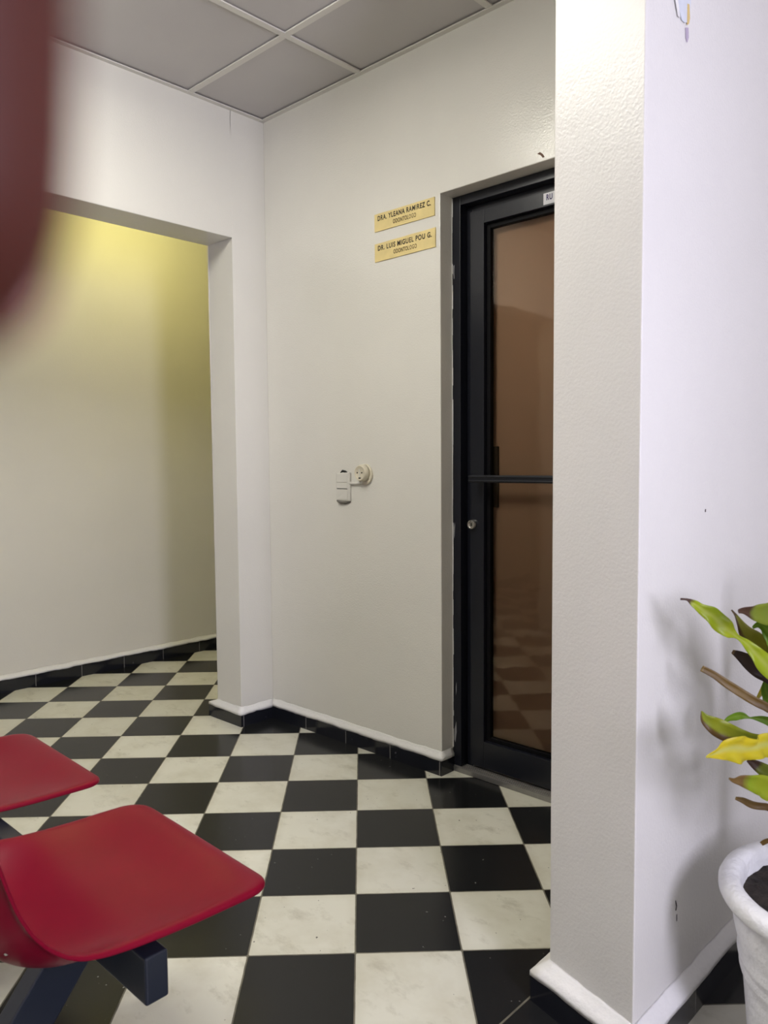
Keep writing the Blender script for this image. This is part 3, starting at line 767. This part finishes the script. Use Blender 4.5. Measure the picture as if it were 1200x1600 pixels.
# ------------------------------------------------------------------ lamps and daylight
def emit(name, col, st):
    m = bpy.data.materials.new(name); m.use_nodes = True; nt = m.node_tree; nt.nodes.clear()
    e = nt.nodes.new('ShaderNodeEmission'); e.inputs[0].default_value = c4(col); e.inputs[1].default_value = st
    o = nt.nodes.new('ShaderNodeOutputMaterial'); nt.links.new(e.outputs[0], o.inputs[0]); return m
TUBE = emit('troffer_diffuser', (1.0, .97, .87), 17.0)
for q, (ci, r0, r1) in enumerate(LIGHTS):
    xa, xb, ya, yb = xs[ci]+.012, xs[ci+1]-.012, ys[r1]+.012, ys[r0]-.012
    lt = empty('ceiling_light', ((xa+xb)/2, (ya+yb)/2, 2.645))
    tag(lt, ('recessed white ceiling light panel in front of the open passage header',)[q], 'light')
    li = Matrix.Translation(-Vector(lt.location))
    f = obj('lamp_frame', boxes((xa, xa+.02, ya, yb, 2.644, 2.70), (xb-.02, xb, ya, yb, 2.644, 2.70), (xa+.02, xb-.02, ya, ya+.02, 2.644, 2.70), (xa+.02, xb-.02, yb-.02, yb, 2.644, 2.70)), TBAR); f.parent = lt; f.matrix_parent_inverse = li
    d = obj('diffuser', boxes((xa+.03, xb-.03, ya+.03, yb-.03, 2.585, 2.650)), TUBE, bevel=.012); d.parent = lt; d.matrix_parent_inverse = li
bulb = empty('corridor_lamp', (-.72, .02, 2.64))
tag(bulb, 'small warm yellow globe lamp under the corridor ceiling', 'lamp')
bm = bmesh.new(); lathe(bm, [(.05, 2.6405), (.05, 2.628), (.025, 2.62), (.025, 2.60)], -.72, .02, 0, 24)
o = obj('lamp_base', bm, PLASTIC); o.parent = bulb; o.matrix_parent_inverse = Matrix.Translation(-Vector(bulb.location))
bm = bmesh.new(); bmesh.ops.create_uvsphere(bm, u_segments=20, v_segments=12, radius=.042, matrix=Matrix.Translation((-.72, .02, 2.565)))
o = obj('globe', bm, emit('warm_globe', (1.0, .90, .32), 180.0), smooth=True); o.parent = bulb; o.matrix_parent_inverse = Matrix.Translation(-Vector(bulb.location))

# tall narrow window in the far right wall, daylight outside
ym = (WY0+WY1)/2
win = struct(empty('window_1', (4.06, ym, WZ0)))
wi = Matrix.Translation(-Vector(win.location))
WF = simple('window_white_frame', (.7, .7, .7), .4)
o = obj('window_frame', boxes((4.03, 4.09, WY0, WY0+.04, WZ0, WZ1), (4.03, 4.09, WY1-.04, WY1, WZ0, WZ1), (4.03, 4.09, WY0+.04, WY1-.04, WZ0, WZ0+.04), (4.03, 4.09, WY0+.04, WY1-.04, WZ1-.04, WZ1)), WF); o.parent = win; o.matrix_parent_inverse = wi
t = NT('clear_glass'); tr = t.n('ShaderNodeBsdfTransparent'); gl = t.n('ShaderNodeBsdfGlossy'); gl.inputs['Roughness'].default_value = .02
mx = t.n('ShaderNodeMixShader'); mx.inputs[0].default_value = .06; t.l(tr.outputs[0], mx.inputs[1]); t.l(gl.outputs[0], mx.inputs[2]); t.l(mx.outputs[0], t.t.nodes['Material Output'].inputs[0])
o = obj('window_pane', boxes((4.058, 4.062, WY0+.04, WY1-.04, WZ0+.04, WZ1-.04)), t.m); o.parent = win; o.matrix_parent_inverse = wi
ld = bpy.data.lights.new('daylight', 'AREA'); ld.shape = 'RECTANGLE'; ld.size = .44; ld.size_y = 1.15; ld.energy = 60; ld.color = (.90, .875, 1.08)
lo = bpy.data.objects.new('daylight', ld); C.objects.link(lo); lo.location = (4.16, ym, (WZ0+WZ1)/2)
lo.rotation_euler = (PI/2, 0, PI/2)
w = bpy.data.worlds.new('world'); bpy.context.scene.world = w; w.use_nodes = True
w.node_tree.nodes['Background'].inputs[0].default_value = (.75, .82, 1, 1); w.node_tree.nodes['Background'].inputs[1].default_value = 1.0

# ------------------------------------------------------------------ camera
cd = bpy.data.cameras.new('camera'); cam = bpy.data.objects.new('camera', cd); C.objects.link(cam)
cam.matrix_world = Matrix(((RT.x, UP.x, BK.x, EYEP.x), (RT.y, UP.y, BK.y, EYEP.y), (RT.z, UP.z, BK.z, EYEP.z), (0, 0, 0, 1)))
cd.sensor_fit = 'VERTICAL'; cd.sensor_height = 6.70; cd.sensor_width = 5.03; cd.lens = 1217.28/1600*6.70
cd.clip_start = .002; cd.clip_end = 100
cd.dof.use_dof = True; cd.dof.focus_distance = 2.6; cd.dof.aperture_fstop = 1.5
sc = bpy.context.scene; sc.camera = cam
sc.view_settings.view_transform = 'Standard'; sc.view_settings.look = 'None'; sc.view_settings.gamma = 1; sc.view_settings.use_curve_mapping = False
sc.view_settings.exposure = 0.15
